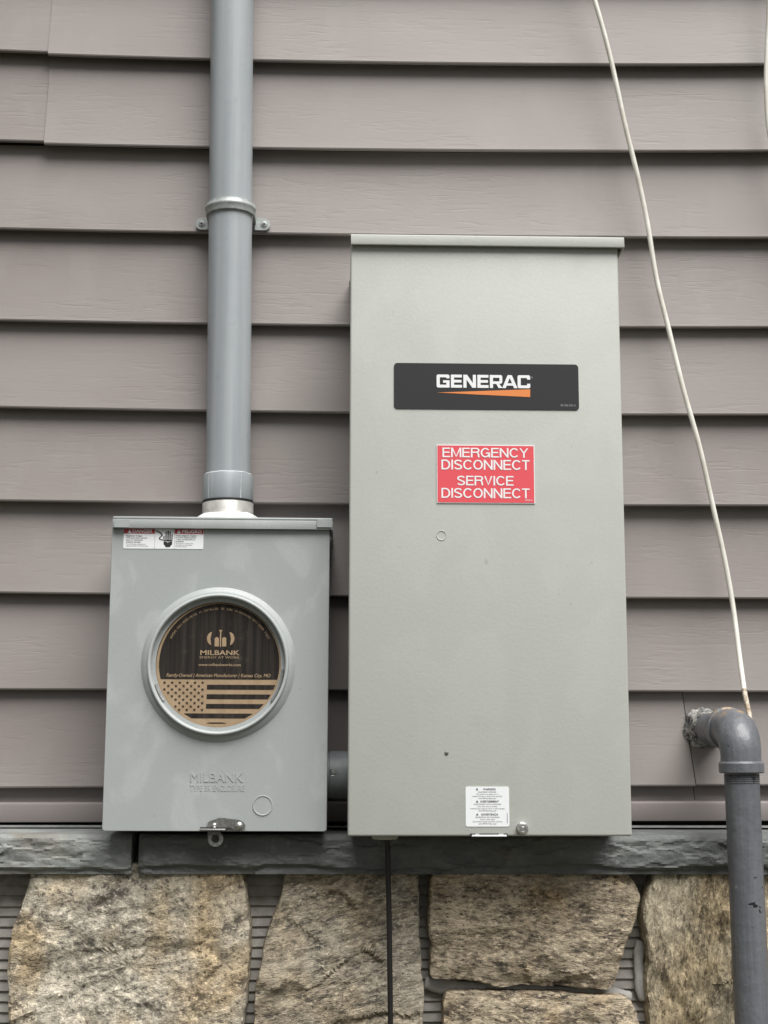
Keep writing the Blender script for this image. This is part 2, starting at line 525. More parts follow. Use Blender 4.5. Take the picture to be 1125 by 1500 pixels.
XL, XR = -2.6, 2.6
first = 11                                  # index of the first course with a butt in view
seam = at(67, 150, BUTT_Y).x
for i0 in range(1, len(course) - 1, 2):
    if i0 + 1 > len(course) - 1: break
    if i0 == first:                          # the lapped joint in the top left corner
        siding_panel(i0, XL, seam + 0.022, 0.0014, 0.0035)
        siding_panel(i0, seam, XR, -0.0012, -0.0008, slant0=0.002)
    elif i0 == first + 8:                    # cut round the iron pipe
        cut = at(1019, 1150, BUTT_Y).x
        siding_panel(i0, XL, cut, -0.0006, 0.0, slant1=-0.085, ncourse=1, tail=.03)
        siding_panel(i0, cut + 0.0012, XR, 0.0006, 0.001, slant0=-0.085, ncourse=1, tail=.03)
    else:
        s = XL + 0.5 + 1.1 * random.random() if (i0 // 2) % 2 else XR - 0.4 - 0.6 * random.random()
        if abs(s) < 1.0: s = math.copysign(1.1, s)
        siding_panel(i0, XL, s + 0.022, 0.0012, 0.001)
        siding_panel(i0, s, XR, -0.0010, 0.0)

# sheathing behind, trim and flashing at the foot of the siding
ztr1 = at(560, 1176, -0.018).z; ztr0 = at(560, 1204, -0.018).z
MB().box(XL, XR, 0.006, 0.05, at(560, 1212, 0).z - 0.02, butt_z(0, 0) + .1).add([], []).build("sheathing", M_DARK, wall).location = WOFF
tm = MB()
pr = [(0.002, ztr1 + .002), (-0.0165, ztr1 + .0008), (-0.0190, ztr1 - .0008), (-0.0195, ztr1 - .003), (-0.0185, ztr0 + .003), (-0.0178, ztr0 + .0008), (-0.0150, ztr0), (0.002, ztr0 + .0005)]
nx = 60
for k in range(nx):
    xa, xb = XL + (XR - XL) * k / nx, XL + (XR - XL) * (k + 1) / nx
    vs = []
    for x in (xa, xb):
        dz = -0.0016 * max(-.7, min(.7, x)) / .6 * -1
        vs += [Vector((x, y, z + dz)) + WOFF for y, z in pr]
    L = len(pr)
    tm.add(vs, [(j, L + j, L + j + 1, j + 1) for j in range(L - 1)])
tm.build("bottom_trim", M_TRIM, wall, 30)
zf = at(560, 1209.5, -0.02).z
MB().box(XL, XR, -0.024, 0.004, zf - 0.0022, zf).build("flashing", grunge_material("flashing_metal", (0.2, 0.21, 0.2), (0.3, 0.3, 0.29), 40), wall).location = WOFF

# ------------------------------------------------------------------ stone base wall
base = empty("stone_wall", (0, 0, GZ), "rough tan and grey fieldstone base wall under a slate ledge", "wall")
BO = Vector((0, 0, -GZ))
SL_Y = -0.120                              # face of the slate ledge
zs_top = at(560, 1213, -0.005).z
zs_bot = at(560, 1281, SL_Y).z

def slab(x0, x1, seed, material=None):
    nx = int((x1 - x0) / 0.0035)
    nv = 22
    m = MB()
    rows = []
    for i in range(nx + 1):
        x = x0 + (x1 - x0) * i / nx
        e = min(1.0, min(x - x0, x1 - x) / 0.006)
        tilt = 0.0008 * x
        row = [(x, 0.006, zs_top - tilt), (x, SL_Y * .5, zs_top - tilt - .0005), (x, SL_Y + .016, zs_top - tilt - .001)]
        low = 0.20 + 0.13 * nz(x * 9, seed) + 0.07 * nz(x * 31, seed + 3)
        for k in range(nv + 1):
            v = 1 - k / nv                         # 1 top .. 0 bottom
            z = zs_bot + (zs_top - .001 - zs_bot) * v
            wx = x + .006 * nz(x * 40, z * 60, seed); wz = z + .004 * nz(x * 45, z * 70, seed + 2)
            d = 0.0
            for fx_, fz_, am in ((8, 24, .0040), (34, 90, .0020)):
                q = Vector((wx * fx_, wz * fz_, seed))
                cpt = noise.voronoi(q)[1][0]
                cv = noise.cell_vector(cpt * 7.31)
                d += am * ((q.x - cpt.x) * (cv.x - .5) * 1.3 + (q.y - cpt.y) * (cv.y - .35) * 1.5 + (cv.z - .5) * .7)
            d += 0.0012 * fbm(Vector((x * 70, z * 150, seed + 5)), 4)
            if v < low: d -= 0.0065 * min(1, (low - v) / .05)
            top = max(0.0, (v - .86) / .14)
            d -= 0.010 * top ** 2 * (0.6 + 0.5 * nz(x * 28, seed + 9))
            d -= 0.004 * (1 - e)
            row.append((x, SL_Y - d, z - tilt))
        row += [(x, SL_Y * .5, zs_bot - tilt), (x, 0.006, zs_bot - tilt)]
        rows.append(row)
    L = len(rows[0])
    m.add([Vector(p) + BO for r in rows for p in r],
          [(i * L + j, (i + 1) * L + j, (i + 1) * L + j + 1, i * L + j + 1) for i in range(nx) for j in range(L - 1)])
    m.add([], [])
    n0 = 0
    m.f.append(tuple(range(L))); m.f.append(tuple(nx * L + j for j in range(L - 1, -1, -1)))
    return m.build("ledge_slab", material or M_SLATE, base, 14)
g0, g1 = at(191.5, 1250, SL_Y).x, at(202.5, 1250, SL_Y).x
slab(-1.15, g0, 1.7); slab(g1, 1.25, 8.3, M_SLATE2); slab(1.258, 2.6, 4.4); slab(-2.6, -1.158, 6.1)

MORT_Y = -0.066
FACE_Y = -0.104
def resample(poly, n):
    P = [Vector((p.x, p.z)) for p in poly]
    seg = [(P[(i + 1) % len(P)] - P[i]).length for i in range(len(P))]
    tot = sum(seg); out = []; i = 0; acc = 0
    for k in range(n):
        t = tot * k / n
        while acc + seg[i] < t: acc += seg[i]; i += 1
        out.append(P[i].lerp(P[(i + 1) % len(P)], (t - acc) / seg[i]))
    for _ in range(3):
        out = [(out[i - 1] + out[i] * 2 + out[(i + 1) % n]) / 4 for i in range(n)]
    return out

def stone(poly_px, mi, seed, bev=0.05, grain=0.0, face=FACE_Y, world_poly=None):
    poly = world_poly or [at(x, y, face) for x, y in poly_px]
    n = 170
    out = resample(poly, n)
    c = sum(out, Vector((0, 0))) / n
    size = max((p - c).length for p in out)
    rings = []
    nr = 34
    for k in range(nr + 4):
        ring = []
        for i, p in enumerate(out):
            q = p + (p - c).normalized() * (0.0035 * nz(p.x * 30, p.y * 30, seed) + 0.0018 * nz(p.x * 110, p.y * 110, seed))
            ed = bev * (0.55 + 1.1 * max(0, nz(p.x * 7 + seed, p.y * 7, seed) + .25))     # width of the broken edge
            if k == 0: s, y = 1.0, -.03
            elif k == 1: s, y = 1.002, face + .026
            elif k == 2: s, y = 1.000, face + .012
            elif k == 3: s, y = 1 - ed * .22, face + .0035
            else:
                t = ((k - 4) / (nr - 1)) ** .9
                s = (1 - ed) * (1 - t) + 0.004 * t
                y = face + 0.0015 - 0.006 * min(1, t * 4)
            w = c + (q - c) * s
            if k >= 2:
                ca, sa = math.cos(grain), math.sin(grain)
                u, v = w.x * ca + w.y * sa, -w.x * sa + w.y * ca
                amp = 0.4 if k == 2 else (0.7 if k == 3 else 1.0)
                dd = 0.0045 * fbm(Vector((u * 8, v * 12, seed)), 2) + 0.0026 * fbm(Vector((u * 40, v * 85, seed + 2)), 4)
                st = nz(u * 6 + 3, v * 8, seed + 20)
                dd += 0.006 * max(-1, min(1, st * 16)) * .5        # a broken step
                uq = u + .010 * nz(u * 25, v * 25, seed); vq = v + .008 * nz(u * 30, v * 30, seed + 6)
                for f1, am in ((11, .0085), (30, .0032)):
                    q3 = Vector((uq * f1, vq * f1 * 1.5, seed)); c3 = noise.voronoi(q3)[1][0]; cv = noise.cell_vector(c3 * 5.17)
                    dd += am * ((q3.x - c3.x) * (cv.x - .5) + (q3.y - c3.y) * (cv.y - .5) + (cv.z - .5) * .35)
                y -= amp * dd
            ring.append(Vector((w.x, y, w.y)) + BO)
        rings.append(ring)
    m = MB()
    fs = [(k * n + i, k * n + (i + 1) % n, (k + 1) * n + (i + 1) % n, (k + 1) * n + i) for k in range(len(rings) - 1) for i in range(n)]
    fs.append(tuple((len(rings) - 1) * n + i for i in range(n)))
    m.add([v for r in rings for v in r], fs)
    return m.build("stone", M_STONES[mi], base, 30)

T = 1262
stone([(44, T), (352, T), (362, 1300), (366, 1390), (361, 1480), (350, 1560), (200, 1585), (30, 1570), (12, 1500), (7, 1425), (16, 1370), (38, 1300)], 0, 1.3, 0.05, 0.1)
stone([(424, T), (611, T), (615, 1330), (616, 1400), (621, 1440), (622, 1520), (610, 1600), (480, 1625), (380, 1600), (369, 1510), (373, 1450), (386, 1380), (412, 1305)], 1, 5.2, 0.06, 0.2)
stone([(633, T), (905, T), (930, 1292), (939, 1312), (934, 1345), (922, 1375), (906, 1420), (897, 1453), (800, 1446), (722, 1446), (688, 1436), (631, 1435), (632, 1382), (626, 1360)], 2, 9.1, 0.035, 0.0)
stone([(651, 1455), (760, 1452), (922, 1460), (934, 1495), (945, 1570), (930, 1650), (800, 1668), (660, 1655), (648, 1560)], 2, 13.7, 0.03, 0.0)
stone([(962, T), (1160, T), (1190, 1300), (1200, 1420), (1192, 1560), (1150, 1640), (980, 1640), (957, 1560), (950, 1480), (951, 1420), (945, 1360), (942, 1335), (950, 1300)], 3, 17.9, 0.035, 1.5)
# the wall goes on beyond the frame
def wstone(x0, x1, z0, z1, mi, seed):
    j = lambda: random.uniform(-.018, .018)
    xm, zm = (x0 + x1) / 2, (z0 + z1) / 2
    pts = [(x0 + .02 + abs(j()), z1), (xm + j(), z1 - abs(j()) * .3), (x1 - .03 + j(), z1), (x1 + j() * .5, zm + j()), (x1 - .02 + j(), z0 + abs(j())), (xm, z0 + j() * .6), (x0 + .03 + j(), z0 + abs(j())), (x0 + j() * .5, zm + j())]
    stone(None, mi, seed, 0.05, random.uniform(-.2, .3), FACE_Y + random.uniform(-.006, .008), [Vector((x, 0, z)) for x, z in pts])
zt = at(560, T, FACE_Y).z
xl = at(-30, 1400, FACE_Y).x; xr = at(1210, 1400, FACE_Y).x
for k in range(3):
    wstone(xl - .36 * (k + 1), xl - .36 * k - .03, zt - .30 - .04 * (k % 2), zt, (1, 2, 3)[k], 30 + k)
    wstone(xr + .37 * k + .005, xr + .37 * (k + 1) - .025, zt - .27 - .05 * ((k + 1) % 2), zt, (0, 1, 2)[k], 40 + k)
zz = zt - .40
for r_ in range(2):
    x = -1.5 + .13 * r_
    while x < 1.6:
        w = random.uniform(.26, .42)
        wstone(x, x + w - .03, zz - .27, zz, random.randrange(4), 60 + r_ * 20 + x)
        x += w
    zz -= .30

# ridged mortar bed behind the stones
m = MB()
nx = 420
px = []
z = zs_bot + .02
prof = []
while z > GZ:
    prof += [(0.0, z, 1), (-0.0012, z - .0028, 1), (-0.0030, z - .0108, 1), (-0.0018, z - .0122, 1)]
    z -= .0131
rows = []
xs = [-2.6 + 5.2 * i / 300 for i in range(301)]
for x in xs:
    rows.append([Vector((x, MORT_Y + y * 1.5 + .0016 * nz(x * 12, z_ * 30), z_ + .0022 * nz(x * 5, round(z_ / .0131) * .8) + .0012 * nz(x * 22, z_ * 9))) + BO for y, z_, _ in prof])
L = len(prof)
m.add([v for r in rows for v in r], [(i * L + j, (i + 1) * L + j, (i + 1) * L + j + 1, i * L + j + 1) for i in range(len(xs) - 1) for j in range(L - 1)])
m.build("mortar_bed", M_MORTAR, base)
def smear(path_px, w, seed):
    P = [at(x, y, MORT_Y - .012) for x, y in path_px]
    Q = []
    for a, b in zip(P[:-1], P[1:]):
        for k in range(8): Q.append(a.lerp(b, k / 8))
    Q.append(P[-1])
    m = MB()
    m.tube([q + BO for q in Q], [w * (0.55 + 0.5 * abs(nz(q.x * 30, q.z * 30, seed)) + .25 * (0 < i < len(Q) - 1)) for i, q in enumerate(Q)], 10)
    me = m
    for i, v in enumerate(me.v):
        yy = MORT_Y - .010 + (v[1] - (MORT_Y - .012)) * .7
        me.v[i] = (v[0] + .002 * nz(v[0] * 90, v[2] * 90, seed), yy, v[2] + .002 * nz(v[0] * 80, v[2] * 90, seed + 4))
    return m.build("mortar_smear", M_MORTAR2, base, 60)
smear([(628, 1443), (700, 1448), (800, 1452), (900, 1458), (925, 1462)], 0.010, 2)
smear([(938, 1378), (936, 1410), (938, 1440), (944, 1466)], 0.008, 5)
smear([(622, 1440), (640, 1442), (652, 1446)], 0.008, 9)

# ------------------------------------------------------------------ a box frame fitted to four photo corners
class Frame:
    """local x right, y into the wall, z up; origin at the middle of the front's lower edge"""
    def __init__(s, tl, tr, bl, br, Y):
        s.Y = Y
        a, b, c, d = [at(*p, Y) for p in (tl, tr, bl, br)]
        cx = (a + b + c + d) / 4
        s.w = ((b - a).length + (d - c).length) / 2
        s.h = ((a - c).length + (b - d).length) / 2
        up = ((a - c) + (b - d)).normalized(); rt = ((b - a) + (d - c)).normalized()
        s.ang = (math.atan2(up.x, up.z) + math.atan2(-rt.z, rt.x)) / 2
        s.M = Matrix.Translation(cx) @ Matrix.Rotation(s.ang, 4, 'Y') @ Matrix.Translation((0, 0, -s.h / 2))
        s.I = s.M.inverted()
    def L(s, px, py, dy=0.0):
        """photo pixel -> local (x, z) on the plane dy behind the front"""
        p = s.I @ at(px, py, s.Y + dy)
        return p.x, p.z
    def rect(s, x0, y0, x1, y1, dy=0.0):
        """pixel rectangle -> local x0, x1, z0, z1"""
        a = s.L(x0, y0, dy); b = s.L(x1, y1, dy)
        c = s.L(x1, y0, dy); d = s.L(x0, y1, dy)
        return (a[0] + d[0]) / 2, (b[0] + c[0]) / 2, (b[1] + d[1]) / 2, (a[1] + c[1]) / 2
    def empty(s, name, label, cat):
        o = empty(name, s.M.translation, label, cat, (0, s.ang, 0))
        return o

def lettering(name, items, y, material, parent):
    m = MB()
    for vf in items:
        m.add([(x, y, z) for x, z in vf[0]], vf[1])
    o = m.build(name, material, parent)
    if len(items) > 1: o['kind'] = 'stuff'
    return o

def tri(x, z, s):
    return flat_polys([[(x - s * .58, z), (x + s * .58, z), (x, z + s)]])

def text_lines(lines, x0, x1, ztop, pitch, h, align='L', bold=0.0):
    """lines of print; every line keeps its own width"""
    out = []
    cw = None
    for k, t in enumerate(lines):
        if not t: continue
        v, f = text_flat(t, bold)
        w = max(p[0] for p in v) - min(p[0] for p in v)
        hh = 0.73
        s = h / hh
        W = min(w * s * 0.95, x1 - x0)
        ax = min(p[0] for p in v)
        xx = x0 if align == 'L' else (x0 + x1) / 2 - W / 2
        zb = ztop - pitch * k - h
        out.append(([(xx + (p[0] - ax) / w * W, zb + p[1] * s) for p in v], f))
    return out

# ------------------------------------------------------------------ transfer switch enclosure
BY = -0.205
F = Frame((516, 352), (907.6, 352), (506.8, 1225), (923.2, 1225), BY)
big = F.empty("transfer_switch", "tall grey green metal transfer switch enclosure with black logo plate and red sign", "electrical box")
W2, H = F.w / 2, F.h
print("big box", F.w, F.h, math.degrees(F.ang))
MB().box(-W2 + .004, W2 - .004, 0.024, -BY - 0.006, 0.003, H - .004, .002).build("body", M_BIG, big, 30)
c = MB().box(-W2, W2, 0, 0.040, 0, H - .006, .0026, 3)
cover = c.build("cover", M_BIG, big, 30)
# rain hood
hx0, hx1, hz0, hz1 = F.rect(514.2, 345, 914, 360.5, -.006)
hood = MB()
hp_ = [(-.0040, hz0), (-.0078, hz0), (-.0082, hz0 + .0010), (-.0068, hz1 - .0016), (-.0056, hz1 - .0003), (-.0025, hz1), (-BY - .004, hz1), (-BY - .004, hz1 - .003), (-.0040, hz1 - .003)]
nh = len(hp_)
hood.add([(x, y, z) for x in (hx0, hx1) for y, z in hp_], [(i, (i + 1) % nh, nh + (i + 1) % nh, nh + i) for i in range(nh)] + [tuple(range(nh)), tuple(range(2 * nh - 1, nh - 1, -1))])
hood.box(hx0, hx0 + .0022, -.0040, .15, hz0 - .0015, hz1 - .0042, .0005)
hood.box(hx1 - .0022, hx1, -.0040, .15, hz0 - .0015, hz1 - .0042, .0005)
hood.build("rain_hood", M_BIG, big, 30)
# logo plate
x0, x1, z0, z1 = F.rect(577, 533, 847.5, 600)
lp = MB().prism(rrect(x0, x1, z0, z1, .0045), -.0009, .001).build("logo_plate", M_BLACK, big)
def block_letter(ch, w):
    t, u, c = .30, .215, .13
    if ch == 'E': return [[(0, 0), (w, 0), (w, u), (t, u), (t, .5 - u * .48), (w - .05, .5 - u * .48), (w - .05, .5 + u * .48), (t, .5 + u * .48), (t, 1 - u), (w, 1 - u), (w, 1), (0, 1)]]
    if ch == 'N': return [[(0, 0), (t, 0), (t, .64), (w - t - .06, 0), (w, 0), (w, 1), (w - t, 1), (w - t, .36), (t + .06, 1), (0, 1)]]
    if ch == 'R': return [[(0, 0), (t, 0), (t, .31), (.52 * w, .31), (w - .36, 0), (w + .02, 0), (w - .30, .32), (w - .10, .34), (w, .44), (w, 1 - c), (w - .04, 1 - .04), (w - c, 1), (0, 1)],
                          [(t, .51), (w - t, .51), (w - t + .03, .55), (w - t + .03, 1 - u - .04), (w - t, 1 - u), (t, 1 - u)]]
    if ch == 'A': return [[(-.05, 0), (.28, 0), (.37, .19), (w - .37, .19), (w - .28, 0), (w + .05, 0), (w / 2 + .20, 1), (w / 2 - .20, 1)],
                          [(.46, .37), (w - .46, .37), (w / 2, .78)]]
    if ch == 'C': return [[(c, 0), (w - c, 0), (w - .03, .04), (w, c), (w, .35), (w - t, .35), (w - t, u + .03), (w - t - .03, u), (t + .03, u), (t, u + .03), (t, 1 - u - .03), (t + .03, 1 - u), (w - t - .03, 1 - u), (w - t, 1 - u - .03), (w - t, .67), (w, .67), (w, 1 - c), (w - .03, .96), (w - c, 1), (c, 1), (.03, .96), (0, 1 - c), (0, c), (.03, .04)]]
    if ch == 'G': return [[(c, 0), (w, 0), (w, .56), (.50 * w, .56), (.50 * w, .37), (w - t, .37), (w - t, u), (t + .03, u), (t, u + .03), (t, 1 - u - .03), (t + .03, 1 - u), (w - t - .03, 1 - u), (w - t, 1 - u - .03), (w - t, .71), (w, .71), (w, 1 - c), (w - .03, .96), (w - c, 1), (c, 1), (.03, .96), (0, 1 - c), (0, c), (.03, .04)]]
polys = []; xx = 0
for ch, w in (('G', 1.22), ('E', 1.05), ('N', 1.2), ('E', 1.05), ('R', 1.18), ('A', 1.34), ('C', 1.2)):
    for p in block_letter(ch, w): polys.append([(xx + a, b) for a, b in p])
    xx += w + (.13 if ch != 'R' else .04)
    if ch == 'A': xx -= .06
r = F.rect(639.5, 549.5, 776.5, 568.5)
lettering("lettering", [fit(flat_polys(polys), *r)], -.0012, M_WHITE, lp)
a, b, c_ = F.L(639.5, 575.3), F.L(776.5, 570.5), F.L(776.5, 582)
lettering("swoosh", [flat_polys([[a, c_, b]])], -.0012, M_ORANGE, lp)
lettering("part_number", [fit(text_flat("0K1596 REV-A"), *F.rect(821, 592.5, 843, 595.8)), fit(text_flat("o"), *F.rect(777.8, 552, 780, 554.5))], -.0012, mat("print_lightgrey", (.3, .3, .31), .5), lp)
# red sign
x0, x1, z0, z1 = F.rect(639.7, 652.3, 783, 737.5)
rs = MB().prism([(x0, z0), (x1, z0), (x1, z1), (x0, z1)], -.0012, .001).build("red_sign", M_LABEL, big)
e = .0009
lettering("red_field", [([(x0 + e, z0 + e), (x1 - e, z0 + e), (x1 - e, z1 - e), (x0 + e, z1 - e)], [(0, 1, 2, 3)])], -.0015, M_RED, rs)
def arcp(cx, cz, rx, rz, a0, a1, n=14):
    return [(cx + rx * math.cos(R(a0 + (a1 - a0) * k / n)), cz + rz * math.sin(R(a0 + (a1 - a0) * k / n))) for k in range(n + 1)]
def stroke_letter(ch, t=.135):
    """(width, centre lines) of a plain sans capital one unit high"""
    h = t / 2
    if ch == 'E': return .64, [[(.64, 1 - h), (h, 1 - h), (h, h), (.65, h)], [(h, .52), (.60, .52)]]
    if ch == 'M': return .86, [[(h, 0), (h, 1)], [(.86 - h, 0), (.86 - h, 1)], [(h + .015, 1), (.43, .06), (.86 - h - .015, 1)]]
    if ch == 'R': return .74, [[(h, 0), (h, 1)], [(h, 1 - h)] + arcp(.44, .735, .23, .265 - h, 90, -90, 12) + [(h, .47 + h)], arcp(.44, .27, .20, .27, 90, 10, 8) + [(.65, .10), (.70, 0)]]
    if ch == 'G': return .80, [arcp(.40, .5, .40 - h, .5 - h, 38, 325, 26) + [(.80 - h, .22)], [(.44, .45), (.80 - h, .45), (.80 - h, 0)]]
    if ch == 'N': return .74, [[(h, 0), (h, 1)], [(.74 - h, 0), (.74 - h, 1)], [(h, .97), (.74 - h, .03)]]
    if ch == 'C': return .76, [arcp(.40, .5, .40 - h, .5 - h, 38, 322, 28)]
    if ch == 'Y': return .74, [[(.06, 1), (.37, .46), (.68, 1)], [(.37, 0), (.37, .5)]]
    if ch == 'D': return .74, [[(h, 0), (h, 1)], [(h, 1 - h)] + arcp(.34, .5, .40 - h, .5 - h, 90, -90, 16) + [(h, h)]]
    if ch == 'I': return t + .02, [[(h + .01, 0), (h + .01, 1)]]
    if ch == 'S': return .68, [arcp(.34, .735, .34 - h, .265 - h, 15, 262, 18) + arcp(.34, .265, .34 - h, .265 - h, 82, -165, 18)]
    if ch == 'O': return .80, [arcp(.40, .5, .40 - h, .5 - h, 0, 360, 32)]
    if ch == 'V': return .70, [[(.06, 1), (.35, .05), (.64, 1)]]
    if ch == 'T': return .64, [[(0, 1 - h), (.64, 1 - h)], [(.32, 0), (.32, 1 - h)]]
def stroke_word(word, rect, y, t=.135, gap=.085):
    W = sum(stroke_letter(c)[0] for c in word) + gap * (len(word) - 1)
    sx, sz = (rect[1] - rect[0]) / W, rect[3] - rect[2]
    m = MB(); x = 0; kk = 0
    for c in word:
        w, lines = stroke_letter(c)
        for ln in lines:
            closed = (Vector(ln[0]) - Vector(ln[-1])).length < 1e-4
            P = [Vector(p) for p in (ln[:-1] if closed else ln)]
            n = len(P); vs = []
            for i in range(n):
                d0 = (P[i] - P[i - 1]) if (i > 0 or closed) else (P[1] - P[0])
                d1 = (P[(i + 1) % n] - P[i]) if (i < n - 1 or closed) else d0
                d0, d1 = d0.normalized(), d1.normalized()
                n0, n1 = Vector((-d0.y, d0.x)), Vector((-d1.y, d1.x))
                b_ = (n0 + n1).normalized(); k = min(1.6, 1 / max(.3, b_.dot(n0)))
                for sg in (1, -1):
                    q = P[i] + b_ * (sg * t / 2 * k)
                    vs.append((rect[0] + (x + q.x) * sx, y - .00004 * (kk % 3), rect[2] + max(0, min(1, q.y)) * sz))
            m.add(vs, [(2 * i, 2 * i + 1, (2 * i + 3) % (2 * n), (2 * i + 2) % (2 * n)) for i in range(n if closed else n - 1)])
            kk += 1
        x += w + gap
    return m
for t, q in (("EMERGENCY", (648, 656.5, 773.5, 670.5)), ("DISCONNECT", (646.5, 674, 775.5, 688.5)),
             ("SERVICE", (669.5, 697.5, 752, 711.5)), ("DISCONNECT", (646.5, 715.5, 775.5, 730))):
    tag(stroke_word(t, F.rect(*q), -.0018).build("lettering", M_WHITE, rs), kind="stuff")
lettering("sign_number", [fit(text_flat("MP265-10"), *F.rect(769, 732, 779.5, 734.3))], -.0018, M_WHITE, rs)
# warning label at the foot
x0, x1, z0, z1 = F.rect(682, 1152.5, 745.8, 1210.8)
wl = MB().prism(rrect(x0, x1, z0, z1, .0022), -.0006, .001).build("warning_label", M_LABEL, big)
pp = (z1 - z0) / 58.3
def lab(px_y): return z1 - (px_y - 1152.5) * pp
its = []
for hy, head, lines in ((1154.4, "WARNING", ("CALIFORNIA WARNING", "This product can expose you to", "chemicals known to cause cancer and birth", "www.P65Warnings.ca.gov")),
                        (1172.4, "AVERTISSEMENT", ("AVERTISSEMENT DE LA CALIFORNIE", "Pour votre sante et securite", "ce produit peut causer le cancer et autres dangers", "www.P65Warnings.ca.gov")),
                        (1191.4, "ADVERTENCIA", ("ADVERTENCIA DE CALIFORNIA", "Cancer y otros danos", "este producto puede exponerle a quimicos", "www.P65Warnings.ca.gov"))):
    its += text_lines([head], x0 + .009, x1 - .004, lab(hy), 0, .0024, 'C', .02)
    its += text_lines(lines, x0 + .003, x1 - .003, lab(hy + 4.6), 3.1 * pp, .0016, 'C')
    its.append(tri((x0 + x1) / 2 - .0125, lab(hy + 2.9), .0027))
its.append(([(x1 - .0028, z0 + .004), (x1 - .0022, z0 + .004), (x1 - .0022, z0 + .016), (x1 - .0028, z0 + .016)], [(0, 1, 2, 3)]))
lettering("lettering", its, -.0009, M_GREYINK, wl)
# latch tab, knob, knockout, screw, drip fitting
x0, x1, z0, z1 = F.rect(688.5, 1221, 743.5, 1226)
MB().box(x0, x1, -.0007, .003, z0 + .0002, z1, .0003).build("latch_slot", M_DARK, big)
lt = MB().box(x0 + .002, x1 - .0012, -.0016, .012, z0 + .0004, z0 + .0026, .0005)
lt.box(x0 + .006, x0 + .011, -.0014, .002, z0 + .0028, z0 + .0036, .0003).box(x1 - .011, x1 - .005, -.0014, .002, z0 + .0028, z0 + .0036, .0003)
lt.build("latch_tab", M_LABEL, big, 30)
kx, kz = F.L(764.8, 1213.3)
kn = MB().lathe([(0, .0095), (.0022, .0095), (.0030, .0088), (.0036, .0094), (.0056, .0093), (.0066, .0080), (.0066, .0015), (.0072, .001), (.0074, -.001)], MYaxis(kx, 0, kz), 32).build("knob", M_STEEL, big, 35)
kx, kz = F.L(646.5, 784.3)
MB().lathe([(.0050, 0), (.0055, .0006), (.0060, .0006), (.0064, -.0004)], MYaxis(kx, -.0001, kz), 32).build("knockout", M_BIG, big, 60)
kx, kz = F.L(654, 1103.5)
sc = MB().lathe([(0, .0008), (.0016, .0012), (.0026, .0002), (.0028, -.0006)], MYaxis(kx, 0, kz), 16).build("screw", M_DSTEEL, big, 60)
fx, _ = F.L(566, 1230)
MB().lathe([(.0165, .002), (.0165, -.005), (.0150, -.0065), (.006, -.0065), (.006, -.002)], Matrix.Translation((fx, .055, -.0005)), 28).build("cable_gland", M_BIG, big, 35)
sx, sz = F.L(514.3, 406, .03)
MB().lathe([(0, .003), (.003, .0024), (.004, 0)], Matrix.Translation((-W2 + .001, .052, sz)) @ Matrix.Rotation(R(-90), 4, 'Y'), 14).build("side_rivet", M_BIG, big, 60)

# ------------------------------------------------------------------ meter socket
MY = -0.155
G = Frame((166.7, 765), (483.4, 765), (148.4, 1217), (476.7, 1217), MY)
met = G.empty("meter_socket", "grey metal meter socket box with a cardboard disc in its round opening", "electrical box")
W2m, Hm = G.w / 2, G.h
print("meter", G.w, G.h, math.degrees(G.ang))
MB().box(-W2m + .0025, W2m - .0025, 0.018, -MY - .010, .002, Hm, .0018).build("body", M_METER, met, 30)
# cover with a round hole
rx, rz = G.L(320, 973)
RO = 0.0846
n = 96
m = MB()
outer = []
zc0, zc1 = 0.0, Hm - .006
pts_in = [(rx + (RO - .006) * math.cos(2 * math.pi * k / n), rz + (RO - .006) * math.sin(2 * math.pi * k / n)) for k in range(n)]
v, f = flat_polys([rrect(-W2m, W2m, zc0, zc1, .003, 3), pts_in])
m.add([(x, 0, z) for x, z in v], f)
rim = rrect(-W2m, W2m, zc0, zc1, .003, 3)
L = len(rim)
vs = []
for (dx, y) in ((0, 0), (.0007, .0012), (.0007, .020)):
    for x, z in rim: vs.append((x + math.copysign(dx, x), y, z + (dx if z > .1 else -dx)))
m.add(vs, [(r_ * L + i, r_ * L + (i + 1) % L, (r_ + 1) * L + (i + 1) % L, (r_ + 1) * L + i) for r_ in range(2) for i in range(L)])
cov = m.build("cover", M_METER, met, 30)
# raised seat and ring round the opening
emb = MB().lathe([(RO + .0130, -.0003), (RO + .0112, .0008), (RO + .0085, .0040), (RO + .0055, .0052), (RO + .002, .0055), (RO - .0005, .0050), (RO - .0010, -.004)], MYaxis(rx, 0, rz), 96)
emb.build("ring_seat", M_METER, met, 60)
MB().lathe([(RO + .0036, .0045), (RO + .0040, .0075), (RO + .0034, .0098), (RO + .0020, .0106), (RO + .0004, .0102), (RO - .0006, .0088), (RO - .0009, .002), (RO - .0010, -.012)], MYaxis(rx, 0, rz), 96).build("sealing_ring", M_METER_RING, met, 60)
